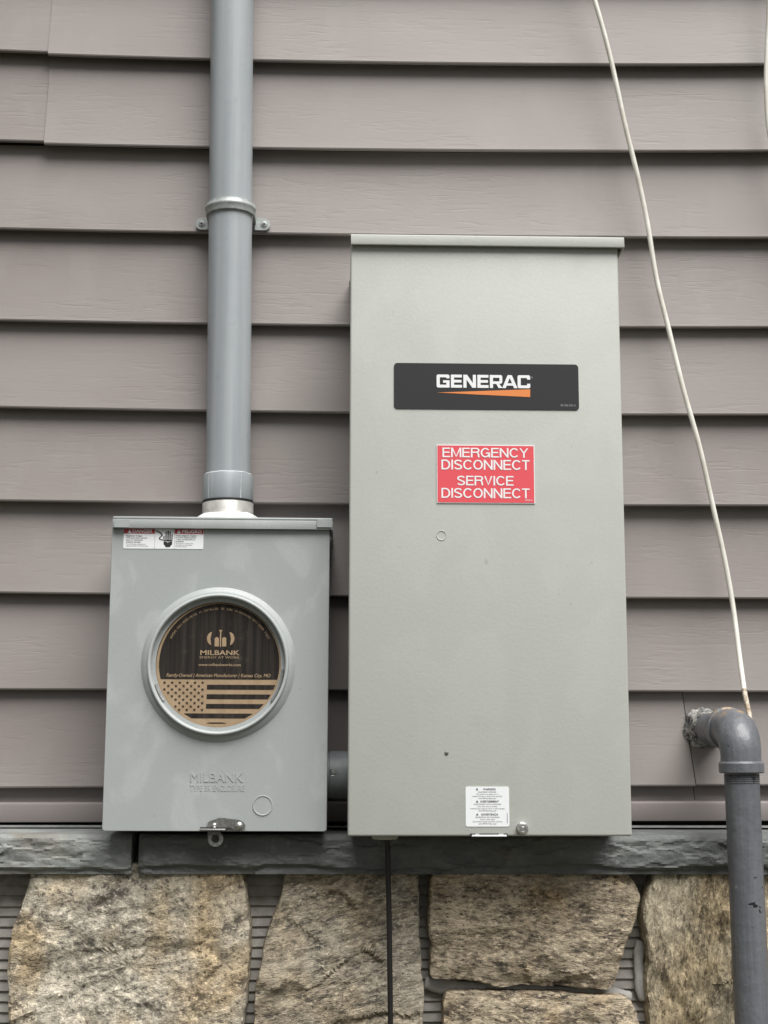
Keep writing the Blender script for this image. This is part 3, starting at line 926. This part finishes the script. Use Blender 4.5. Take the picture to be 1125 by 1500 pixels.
# cardboard disc, printed
dcx, dcz = G.L(320.5, 975.0, .0015)
RD = 0.0816
disc = MB().lathe([(0.0005, .0), (RD, .0), (RD, -.003), (.0005, -.003)], MYaxis(dcx, .0015, dcz), 96).build("cardboard_disc", M_CARD, met, 40)
ky = .00125
Zs = RD / 488.0                          # zoom pixels of the print to metres
def dz_(zx, zy): return dcx + (zx - 553) * Zs, dcz - (zy - 590) * Zs
RP = 452
def circ(r, a0, a1, n, cx=557, cy=577):
    return [dz_(cx + r * math.cos(R(a0 + (a1 - a0) * k / n)), cy - r * math.sin(R(a0 + (a1 - a0) * k / n))) for k in range(n + 1)]
yc = 693
aa = math.degrees(math.asin((577 - yc) / RP))
lettering("dark_print", [flat_polys([circ(RP, aa, 180 - aa, 80)])], ky, M_CARDINK, disc)
its = [flat_polys([circ(474, 0, 360, 90, 553, 590)[:-1], circ(470, 0, 360, 90, 553, 590)[:-1]])]
def stripe(y0, y1, xleft):
    h0 = math.sqrt(RP ** 2 - (y0 - 577) ** 2); h1 = math.sqrt(max(0, RP ** 2 - (y1 - 577) ** 2))
    return flat_polys([[dz_(max(xleft, 557 - h0), y0), dz_(557 + h0, y0), dz_(557 + h1, y1), dz_(max(xleft, 557 - h1), y1)]])
its += [stripe(733, 769, 468), stripe(804, 840, 467), stripe(876, 911, 464), stripe(947, 983, 0)]
its.append(flat_polys([[dz_(545 + 76 * math.cos(R(a)), 1018 - 5 * math.sin(R(a))) for a in range(0, 360, 20)]]))
for rr in range(9):
    y = 719 + rr * 25.3
    nst = 6 if rr % 2 == 0 else 5
    for cc in range(nst):
        x = 150 + (0 if nst == 6 else 29) + cc * 57
        if (x - 557) ** 2 + (y - 577) ** 2 > (RP + 4) ** 2: continue
        its.append(flat_polys([[dz_(x + (14 if k % 2 == 0 else 5.8) * math.sin(R(36 * k)), y - (14 if k % 2 == 0 else 5.8) * math.cos(R(36 * k))) for k in range(10)]]))
lettering("flag_print", its, ky, M_CARDINK, disc)
def drect(x0, y0, x1, y1):
    a = dz_(x0, y1); b = dz_(x1, y0)
    return a[0], b[0], a[1], b[1]
its = [fit(text_flat("MILBANK", .02), *drect(412, 475, 708, 511)), fit(text_flat("ENERGY AT WORK"), *drect(410, 520, 708, 537)),
       fit(text_flat("www.milbankworks.com", .012), *drect(400, 573, 718, 594)),
       fit(text_flat("Family-Owned | American Manufacturer | Kansas City, MO", .012, shear=.22), *drect(163, 650, 943, 684))]
# emblem: two leaf halves, two arches and a funnel
leafL = [dz_(497 - 0, 338)] + [dz_(500 - 40 * math.sin(R(a)), 387 - 50 * math.cos(R(a))) for a in range(15, 170, 12)] + [dz_(492, 436), dz_(486, 387)]
its.append(flat_polys([leafL]))
its.append(flat_polys([[dz_(1126 - (dcx * 0 + 553 + (p[0] - dcx) / Zs), 590 - (p[1] - dcz) / Zs) for p in leafL]]))
for x0_, x1_ in ((518, 550), (574, 606)):
    its.append(flat_polys([[dz_(x0_, 446), dz_(x1_, 446), dz_(x1_, 392)] + [dz_((x0_ + x1_) / 2 + 16 * math.cos(R(a)), 392 - 16 * math.sin(R(a))) for a in range(20, 180, 20)] + [dz_(x0_, 392)]]))
its.append(flat_polys([[dz_(548, 322), dz_(576, 322), dz_(567, 338), dz_(566, 450), dz_(558, 450), dz_(557, 338)]]))
# text along the rim
arc = "REMOVE ONLY WHEN METER IS INSTALLED. BE SURE IN REMOVING THIS COVER FIRST"
for k, ch in enumerate(arc):
    if ch == ' ': continue
    a = 152 - 124 * k / (len(arc) - 1)
    v, f = text_flat(ch)
    mxx = (max(p[0] for p in v) + min(p[0] for p in v)) / 2
    ca, sa = math.cos(R(a - 90)), math.sin(R(a - 90))
    out = []
    for p in v:
        lx, ly = (p[0] - mxx) * 21, p[1] * 23
        ox, oy = 557 + 408 * math.cos(R(a)), 577 - 408 * math.sin(R(a))
        out.append(dz_(ox + lx * ca - ly * sa, oy - (lx * sa + ly * ca)))
    its.append((out, f))
lettering("lettering", its, ky - .0002, M_CARD, disc)
# spring clips at both sides of the disc
for s in (-1, 1):
    a0, a1 = (198, 214) if s < 0 else (-34, -4)
    MB().tube([(rx + (RO - .0032) * math.cos(R(a0 + (a1 - a0) * k / 8)), -.0015, rz + (RO - .0032) * math.sin(R(a0 + (a1 - a0) * k / 8))) for k in range(9)], .0016, 8).build("spring_clip", M_STEEL, met, 60)
# top cap
hx0, hx1, hz0, hz1 = G.rect(165, 757.5, 487.3, 774.5, -.006)
cap = MB().box(hx0, hx1, -.0065, -MY - .008, hz1 - .0035, hz1, .0014).box(hx0, hx1, -.0066, -.0042, hz0, hz1 - .0036, .0005)
cap.box(hx0, hx0 + .0020, -.0038, .12, hz0 - .001, hz1 - .0036, .0004).box(hx1 - .0020, hx1, -.0038, .12, hz0 - .001, hz1 - .0036, .0004)
topcap = cap.build("top_cap", M_METER, met, 30)
for (a, b) in ((167.5, 190), (464.5, 486)):
    q = G.rect(a, 761, b, 772.5, -.007)
    MB().prism([(q[0], q[2]), (q[1], q[2]), (q[1], q[3]), ((q[0] + q[1]) / 2 + .002, q[3] - .0008), (q[0], q[3])], -.0086, -.006).build("corner_tab", M_METER, topcap)
# danger label
x0, x1, z0, z1 = G.rect(181, 774.8, 298, 804)
dl = MB().prism(rrect(x0, x1, z0, z1 + .001, .0014), -.0005, .001).build("danger_label", M_LABEL, met)
kx = (x1 - x0) / 117.0; kz = (z1 - z0) / 29.2
def dlx(px): return x0 + (px - 181) * kx
def dly(py): return z1 - (py - 774.8) * kz
def dr(a, b, c, d): return dlx(a), dlx(c), dly(d), dly(b)
def rectf(a, b, c, d):
    q = dr(a, b, c, d)
    return ([(q[0], q[2]), (q[1], q[2]), (q[1], q[3]), (q[0], q[3])], [(0, 1, 2, 3)])
for q in ((181.3, 775, 226.3, 782), (256, 775, 297.7, 782)): lettering("red_field", [rectf(*q)], -.0007, M_DRED, dl)
lettering("heading", [fit(text_flat("DANGER", .03), *dr(194, 776, 223.5, 781)), fit(text_flat("PELIGRO", .03), *dr(266.5, 776, 295.5, 781)), tri(dlx(189.7), dly(781.2), 5.2 * kz), tri(dlx(262), dly(781.2), 5.2 * kz)], -.0009, M_WHITE, dl)
its = text_lines(["Hazardous Voltage.", "Will cause death, serious", "injury or substantial", "property damage."], dlx(185), dlx(224), dly(784), 3.0 * kz, .0020, 'L', .015)
its += text_lines(["Turn off power supplying this", "equipment before working inside."], dlx(185), dlx(224), dly(796.4), 2.6 * kz, .0016)
its += text_lines(["Voltaje peligroso. Causara", "la muerte, lesiones graves", "o dano considerable a la", "propiedad."], dlx(257.5), dlx(295), dly(783.4), 2.8 * kz, .0019, 'L', .015)
its += text_lines(["Desconecte la energia antes", "de trabajar en este equipo.", "Cierre la cubierta."], dlx(257.5), dlx(295), dly(795), 2.3 * kz, .0015)
its.append(rectf(226.6, 775.2, 226.9, 803.6)); its.append(rectf(255.4, 775.2, 255.7, 803.6))
lettering("lettering", its, -.0007, M_GREYINK, dl)
# hand and arc pictogram
hand = []
for (fx_, top, ft) in ((240.2, 785, 1.6), (243.2, 779.5, 1.9), (246.2, 777.5, 2.0), (249.1, 779, 1.9), (252, 782, 1.7)):
    q = rrect(dlx(fx_ - ft / 2), dlx(fx_ + ft / 2), dly(790.2), dly(top), .0006, 3)
    hand.append(flat_polys([q]))
hand.append(flat_polys([[(dlx(a), dly(b)) for a, b in ((239.4, 790.6), (252.8, 790.6), (252.3, 793), (249, 792.2), (246.5, 793.6), (243, 792), (240, 792.8))]]))
hand.append(flat_polys([[(dlx(a), dly(b)) for a, b in ((239.6, 793.6), (243, 793), (246, 795), (249.4, 793), (252.8, 793.8), (252, 798), (249.6, 800), (249.4, 801.3), (242.8, 801.3), (242.2, 799.4), (240.2, 797.6))]]))
zig = [(228.6, 777.6), (238, 783.5), (233.2, 788.5), (237.6, 791.6)]
up_ = [(dlx(a), dly(b)) for a, b in ((228.4, 776.6), (234.5, 779.6), (238.4, 783.2), (238.2, 784.6), (234.4, 788.3), (234.6, 789.4), (239.4, 791))]
dn_ = [(dlx(a), dly(b)) for a, b in ((238.6, 792), (233.8, 790.4), (232.6, 788.6), (236.2, 784.4), (236.2, 783.6), (233.4, 781), (228, 778))]
hand.append(flat_polys([up_ + dn_]))
lettering("hand_pictogram", hand, -.0008, M_INK, dl)
# embossed maker's name, knockout, hasp
def relief(name, body, rect, ext, material, parent, bold=0.0):
    v, f = text_flat(body, bold, .5, 0)
    ax, bx = min(p[0] for p in v), max(p[0] for p in v); az, bz = min(p[1] for p in v), max(p[1] for p in v)
    m = MB()
    m.add([(rect[0] + (p[0] - ax) / (bx - ax) * (rect[1] - rect[0]), -ext if p[2] > 0 else .0005, rect[2] + (p[1] - az) / (bz - az) * (rect[3] - rect[2])) for p in v], f)
    return m.build(name, material, parent)
relief("embossed_name", "MILBANK", G.rect(279, 1132, 356, 1145.5), .0007, M_METER, met, 0)
relief("embossed_type", "TYPE 3R ENCLOSURE", G.rect(278, 1150, 358, 1159), .0005, M_METER, met)
kx_, kz_ = G.L(384.8, 1180)
MB().lathe([(0, .0002), (.0108, .0002), (.0114, .0010), (.0122, .0010), (.0128, -.0006)], MYaxis(kx_, 0, kz_), 40).build("knockout", M_METER, met, 40)
hp = empty("hasp", (0, 0, 0)); hp.parent = met
del hp
for o in [o for o in met.children if o.name.startswith("hasp")]: bpy.data.objects.remove(o)
def gp(lst): return [G.L(x, y) for x, y in lst]
hasp = MB().prism(gp([(304.5, 1217), (304.5, 1205), (307, 1203), (321, 1198), (328, 1198), (351, 1201), (356, 1203.5), (359.5, 1208), (359, 1213), (355, 1217), (349.5, 1217.5), (344, 1215.5), (339, 1212), (334, 1211.5), (329, 1213)]), -.0042, -.0018).build("hasp", M_DSTEEL, met)
x0, x1, z0, z1 = G.rect(293.5, 1211.5, 332.5, 1217)
MB().box(x0, x1, -.0050, -.0012, z0, z1, .0003).build("slot", M_DARK, hasp)
MB().box(x0 + .0008, x1 - .0008, -.016, .004, z0 + .0012, z0 + .0032, .0005).build("slot_tongue", M_STEEL, hasp, 30)
cxh, czh = G.L(316.5, 1228)
n = 28
o_ = [(cxh + .0098 * math.cos(R(a)), czh + .0098 * math.sin(R(a))) for a in range(-170, 31, 10)]
o_ = [G.L(305, 1217)] + [(cxh + .0094 * math.cos(R(a)), czh + .0094 * math.sin(R(a))) for a in range(-165, 46, 10)] + [G.L(324, 1217)]
i_ = [(cxh + .0050 * math.cos(R(a)), czh + .0050 * math.sin(R(a))) for a in range(0, 360, 15)]
v, f = flat_polys([o_, i_])
ring = MB().add([(x, -.0085, z) for x, z in v], f).add([(x, -.0065, z) for x, z in v], f)
for lp_ in (o_, i_):
    nn = len(lp_)
    ring.add([(x, y, z) for y in (-.0085, -.0065) for x, z in lp_], [(i, (i + 1) % nn, nn + (i + 1) % nn, nn + i) for i in range(nn)])
ring.build("lock_eye", M_DSTEEL, hasp)
for (x, y, r_) in ((350.5, 1209.5, .0052), (314.5, 1208.8, .0036)):
    a, b = G.L(x, y)
    MB().lathe([(0, .0030), (r_ * .5, .0027), (r_ * .85, .0016), (r_, 0)], MYaxis(a, -.0042, b), 20).build("rivet", M_STEEL, hasp, 60)

# ------------------------------------------------------------------ conduit riser
CYc = -0.0500
ptop = at(340.5, 0, CYc); pmid = at(334.6, 690, CYc)
dirv = (ptop - pmid).normalized()
ztopm = (G.M @ Vector((0, 0, Hm))).z
def on_axis(py):
    """point of the conduit axis at image row py"""
    lo, hi = -1.0, 2.5
    for _ in range(50):
        mid = (lo + hi) / 2
        p = pmid + dirv * mid
        q = CR.transposed() @ (p - CAM)
        y = CY - FPX * q.y / -q.z
        if y > py: lo = mid
        else: hi = mid
    return pmid + dirv * lo
b0 = Vector((on_axis(757).x, CYc, ztopm))
cond = empty("conduit_riser", b0, "grey PVC conduit rising from the top of the meter socket", "conduit")
rot = Vector((0, 0, 1)).rotation_difference(dirv).to_matrix().to_4x4()
RC = 0.03015
h_of = lambda py: (on_axis(py) - b0).dot(dirv)
hA, hB, hH = h_of(697), h_of(735), h_of(754)
MB().lathe([(RC, hA - .02), (RC, hA + .3), (RC, hA + .6), (RC, 2.3), (0, 2.3)], rot, 56).build("pipe", M_PVC, cond, 40)
cp = MB().lathe([(RC + .0002, hA + .0005), (RC + .0030, hA), (RC + .0034, hA - .001), (RC + .0038, hB + .0015), (RC + .0030, hB)], rot, 56).build("coupling", M_PVC, cond, 40)
MB().lathe([(RC - .0005, hA + .0022), (RC + .0018, hA + .0016), (RC + .0030, hA + .0003), (RC + .0022, hA - .0008)], rot, 56, jit=lambda a, r, h, k: (r + .0004 * nz(a * 4, k), h + .0006 * nz(a * 3, 5))).build("cement_bead", M_CEMENT, cp, 60)
MB().lathe([(RC + .001, hB + .0006), (RC + .0044, hB + .0004), (RC + .0044, hB - .0022), (RC + .001, hB - .0024)], rot, 56).build("gasket", M_RUBBER, cp, 40)
for a in (-137, -57):
    t = MB().box(-.0008, .0008, -(RC + .0042), -(RC + .0030), hB + .001, hA - .002, .0002)
    o = t.build("cement_streak", M_CEMENT, cp); o.rotation_euler = (0, 0, R(a + 90))
MB().lathe([(RC + .0030, hB - .0015), (RC + .0042, hB - .003), (RC + .0042, hH), (RC + .006, hH - .003), (RC + .006, -.002)], rot, 56).build("hub", M_HUB, cond, 40)
def lump(a, r, h, k):
    l = .5 + .5 * nz(math.cos(a) * 2.2 + 3, math.sin(a) * 2.2, 4) + .5 * max(0, nz(math.cos(a) * 5, math.sin(a) * 5, 9))
    return (r + (.005 * l if k in (2, 3) else 0), h + (.0035 * l - .002 if k in (1, 2) else -.002))
MB().lathe([(RC + .003, hH + .001), (RC + .006, hH - .001), (RC + .010, hH - .005), (RC + .013, hH - .012), (RC + .012, -.001)], rot, 64, jit=lump).build("sealant", M_SEAL, cond, 60)

# strap
SB = on_axis(309)
st = empty("pipe_strap", (SB.x, BUTT_Y + .002, SB.z - .008), "two hole metal strap clamping the grey conduit to the siding", "strap")
so = -Vector(st.location)
band = MB()
prof = [(RC + .0004, -.0085), (RC + .0034, -.0085), (RC + .0040, -.0070), (RC + .0040, -.0020), (RC + .0052, -.0005), (RC + .0056, .0015), (RC + .0048, .0035), (RC + .0036, .0050), (RC + .0034, .0085), (RC + .0004, .0085)]
Mb = Matrix.Translation(SB + so) @ rot
band.lathe(prof, Mb, 40, R(180), R(360))
for s in (-1, 1):         # straight legs back to the wall
    band.box(SB.x + so.x + s * (RC + .0022) - .0018, SB.x + so.x + s * (RC + .0022) + .0018, SB.y + so.y, .002, SB.z + so.z - .0085, SB.z + so.z + .0085, .0005)
strap_band = band.build("band", M_STRAP, st, 40)
for (px_, py_) in ((295.5, 328), (387, 329)):
    e = at(px_, py_, BUTT_Y - .003) + so
    s = 1 if e.x > 0 else -1
    xi = SB.x + so.x + s * (RC + .002)
    r_ = .0085
    pts = [(xi, e.z + .011), (e.x, e.z + r_)] + [(e.x + s * r_ * math.sin(R(a)), e.z + r_ * math.cos(R(a))) for a in range(15, 180, 15)] + [(e.x, e.z - r_), (xi, e.z - r_)]
    ear = MB().prism(pts, e.y - .001, e.y + .003).build("ear", M_STRAP, st)
    sc = MB().lathe([(.0004, .0016), (.0034, .0016), (.0044, .0010), (.0047, .0003), (.0060, .0003), (.0062, -.0008)], MYaxis(e.x, e.y - .001, e.z), 24).build("screw", M_STRAP, st, 40)
    MB().box(e.x - .0022, e.x + .0022, e.y - .0030, e.y - .002, e.z - .0005, e.z + .0005).box(e.x - .0005, e.x + .0005, e.y - .0031, e.y - .0021, e.z - .0022, e.z + .0022).build("screw_recess", M_DARK, sc)

# ------------------------------------------------------------------ connector between the two boxes
NY = -0.075
nl, nr_ = at(462, 1135, NY), at(530, 1135, NY)
cn = empty("conduit_nipple", nl.lerp(nr_, .5), "short grey conduit joining the meter socket to the transfer switch", "conduit")
Mx = Matrix.Rotation(R(90), 4, 'Y')
hl = (nr_ - nl).length / 2
MB().lathe([(.0290, -hl), (.0290, hl)], Mx, 48).build("pipe", M_PVC2, cn, 40)
MB().lathe([(.0290, -.012), (.0306, -.0115), (.0306, .030), (.0290, .0305)], Mx, 48).build("coupling", M_PVC2, cn, 40)
MB().lathe([(0, .0016), (.0030, .0014), (.0034, 0), (.0044, .0004), (.0046, -.001)], MYaxis(at(488, 1130, NY).x - nl.lerp(nr_, .5).x, -.0304, .004), 20).build("set_screw", M_STEEL, cn, 50)

# ------------------------------------------------------------------ iron pipe with elbow
PY = -0.185
ax_t, ax_b = at(1086, 1125, PY), at(1102.5, 1500, PY)
ez = at(1075, 1067, PY).z
dv = (ax_b - ax_t).normalized()
tE = (ez - .034 - ax_t.z) / dv.z
pj = ax_t + dv * tE                              # bottom of the elbow's bend
ex = pj.x
pipe = empty("iron_pipe", (ax_t.x, PY, GZ), "slate grey painted iron pipe with elbow coming out of the siding", "pipe")
po = -Vector(pipe.location)
foot = ax_t + dv * ((GZ - .05 - ax_t.z) / dv.z)
RPp = 0.0212
MB().tube([pj + po, pj.lerp(foot, .3) + po, foot + po], RPp, 40).build("vertical_pipe", M_PIPE, pipe, 40)
MB().tube([Vector((ex, .03, ez)) + po, Vector((ex, PY + .03, ez)) + po], RPp * .98, 36).build("nipple", M_PIPE, pipe, 40)
path, rad = [], []
RB = .0300
for y, r_ in ((PY + .066, .0258), (PY + .0645, .0272), (PY + .052, .0272), (PY + .0500, .0250)):
    path.append(Vector((ex, y, ez))); rad.append(r_)
for k in range(0, 13):
    a = R(90 * k / 12)
    path.append(Vector((ex, PY + .034 - .034 * math.sin(a), ez - .034 + .034 * math.cos(a)))); rad.append(.0246 + .0012 * math.sin(2 * a))
dn = dv
for d_, r_ in ((.006, .0250), (.0085, .0274), (.0190, .0276), (.0205, .0262), (.0207, .0205)):
    path.append(pj + dn * d_); rad.append(r_)
MB().tube([p + po for p in path], rad, 44).build("elbow", painted_pipe_material(ez + po.z + .012), pipe, 38)
th = MB()
for k in range(5):
    p = pj + dn * (.0225 + .0022 * k)
    th.tube([p + po, p + dn * .0006 + po, p + dn * .0012 + po], [RPp, RPp + .0009, RPp], 40, False)
th.build("thread", M_PIPE, pipe)
# lumpy sealant round the hole
def gob(a, r, h, k):
    l = nz(math.cos(a) * 2.5, math.sin(a) * 2.5, 2 + k * .3) + .6 * nz(math.cos(a) * 7, math.sin(a) * 7, k)
    f_ = k / 6
    return (r + .0055 * l * f_ - .003 * f_, h + .006 * nz(math.cos(a) * 6, math.sin(a) * 6, k * .9 + 7) * (1 - .5 * f_))
M_GOB = mat("old_sealant", (.3, .3, .28), .7)
g = N(M_GOB)
a_ = g.noise(g.co((1, 1, 1)), 95, 5, .65, .6)
g.color(g.ramp(a_, [(.36, (.03, .034, .035)), (.46, (.10, .102, .10)), (.55, (.26, .25, .235)), (.66, (.58, .57, .53))]))
g.bump(a_, .7, .003)
MB().lathe([(RPp - .001, .030), (RPp + .002, .026), (RPp + .003, .019), (RPp + .0045, .012), (RPp + .005, .005), (RPp + .006, .0012), (RPp + .010, -.0040)],
           Matrix.Translation(Vector((ex, -.0125, ez)) + po) @ Matrix.Rotation(R(90), 4, 'X'), 72, jit=gob).build("sealant", M_GOB, pipe, 70)

# ------------------------------------------------------------------ cables
def spline(pts, n=10):
    out = []
    for i in range(len(pts) - 1):
        p0, p1, p2, p3 = pts[max(i - 1, 0)], pts[i], pts[i + 1], pts[min(i + 2, len(pts) - 1)]
        for k in range(n):
            t = k / n
            out.append(.5 * ((2 * p1) + (p2 - p0) * t + (2 * p0 - 5 * p1 + 4 * p2 - p3) * t * t + (3 * p1 - p0 - 3 * p2 + p3) * t ** 3))
    out.append(pts[-1])
    return out
cpx = [(790, -260, -.05), (838, -100, -.055), (871, 0, -.058), (894, 84, -.058), (915, 180, -.056), (934, 258, -.052), (948, 325, -.05), (962, 410, -.05), (979, 480, -.052),
       (1001, 570, -.055), (1024, 652, -.056), (1044, 740, -.055), (1062, 822, -.056), (1074, 890, -.06), (1083, 960, -.075), (1090, 1010, -.095)]
pts = [at(*p) for p in cpx]
end = at(1098, 1050, -.115)
cb = empty("white_cable", (end.x, end.y, end.z), "long thin white cable slanting down the siding to the pipe elbow", "cable")
MB().tube([p - end for p in spline(pts)], .0034, 12).build("jacket", M_CABLE, cb, 60)
fr = [pts[-1], at(1094, 1030, -.105), at(1097.5, 1046, -.113), at(1099, 1056, -.12)]
MB().tube([p - end for p in spline(fr, 6)], [.0032 + .0006 * nz(k * 1.7) for k in range(19)], 10).build("frayed_end", M_RUSTCABLE, cb, 60)
c2 = [at(x, y, -.045) for x, y in ((1140, -250), (1129, -60), (1126, 20), (1122.5, 100), (1123, 145), (1128, 200), (1150, 290), (1180, 420), (1200, 600), (1206, 850), (1204, 1120))]
c2b = c2[-1]
cb2 = empty("white_cable", (c2b.x, c2b.y, c2b.z), "white cable just entering the picture at the top right edge", "cable")
MB().tube([p - c2b for p in spline(c2)], .0034, 12).build("jacket", M_CABLE, cb2, 60)
bc = [F.M @ Vector((fx, .055, -.001)), at(567.5, 1240, -.140), at(568.5, 1285, -.138), at(570, 1340, -.134), at(571, 1420, -.132), at(572, 1500, -.130), at(574, 1700, -.128), at(575, 2400, -.128)]
bcb = bc[-1]
cb3 = empty("black_cable", bcb, "thin black cable hanging from the transfer switch over the stones", "cable")
MB().tube([p - bcb for p in spline(bc)], .0034, 12).build("jacket", M_BLACKCABLE, cb3, 60)
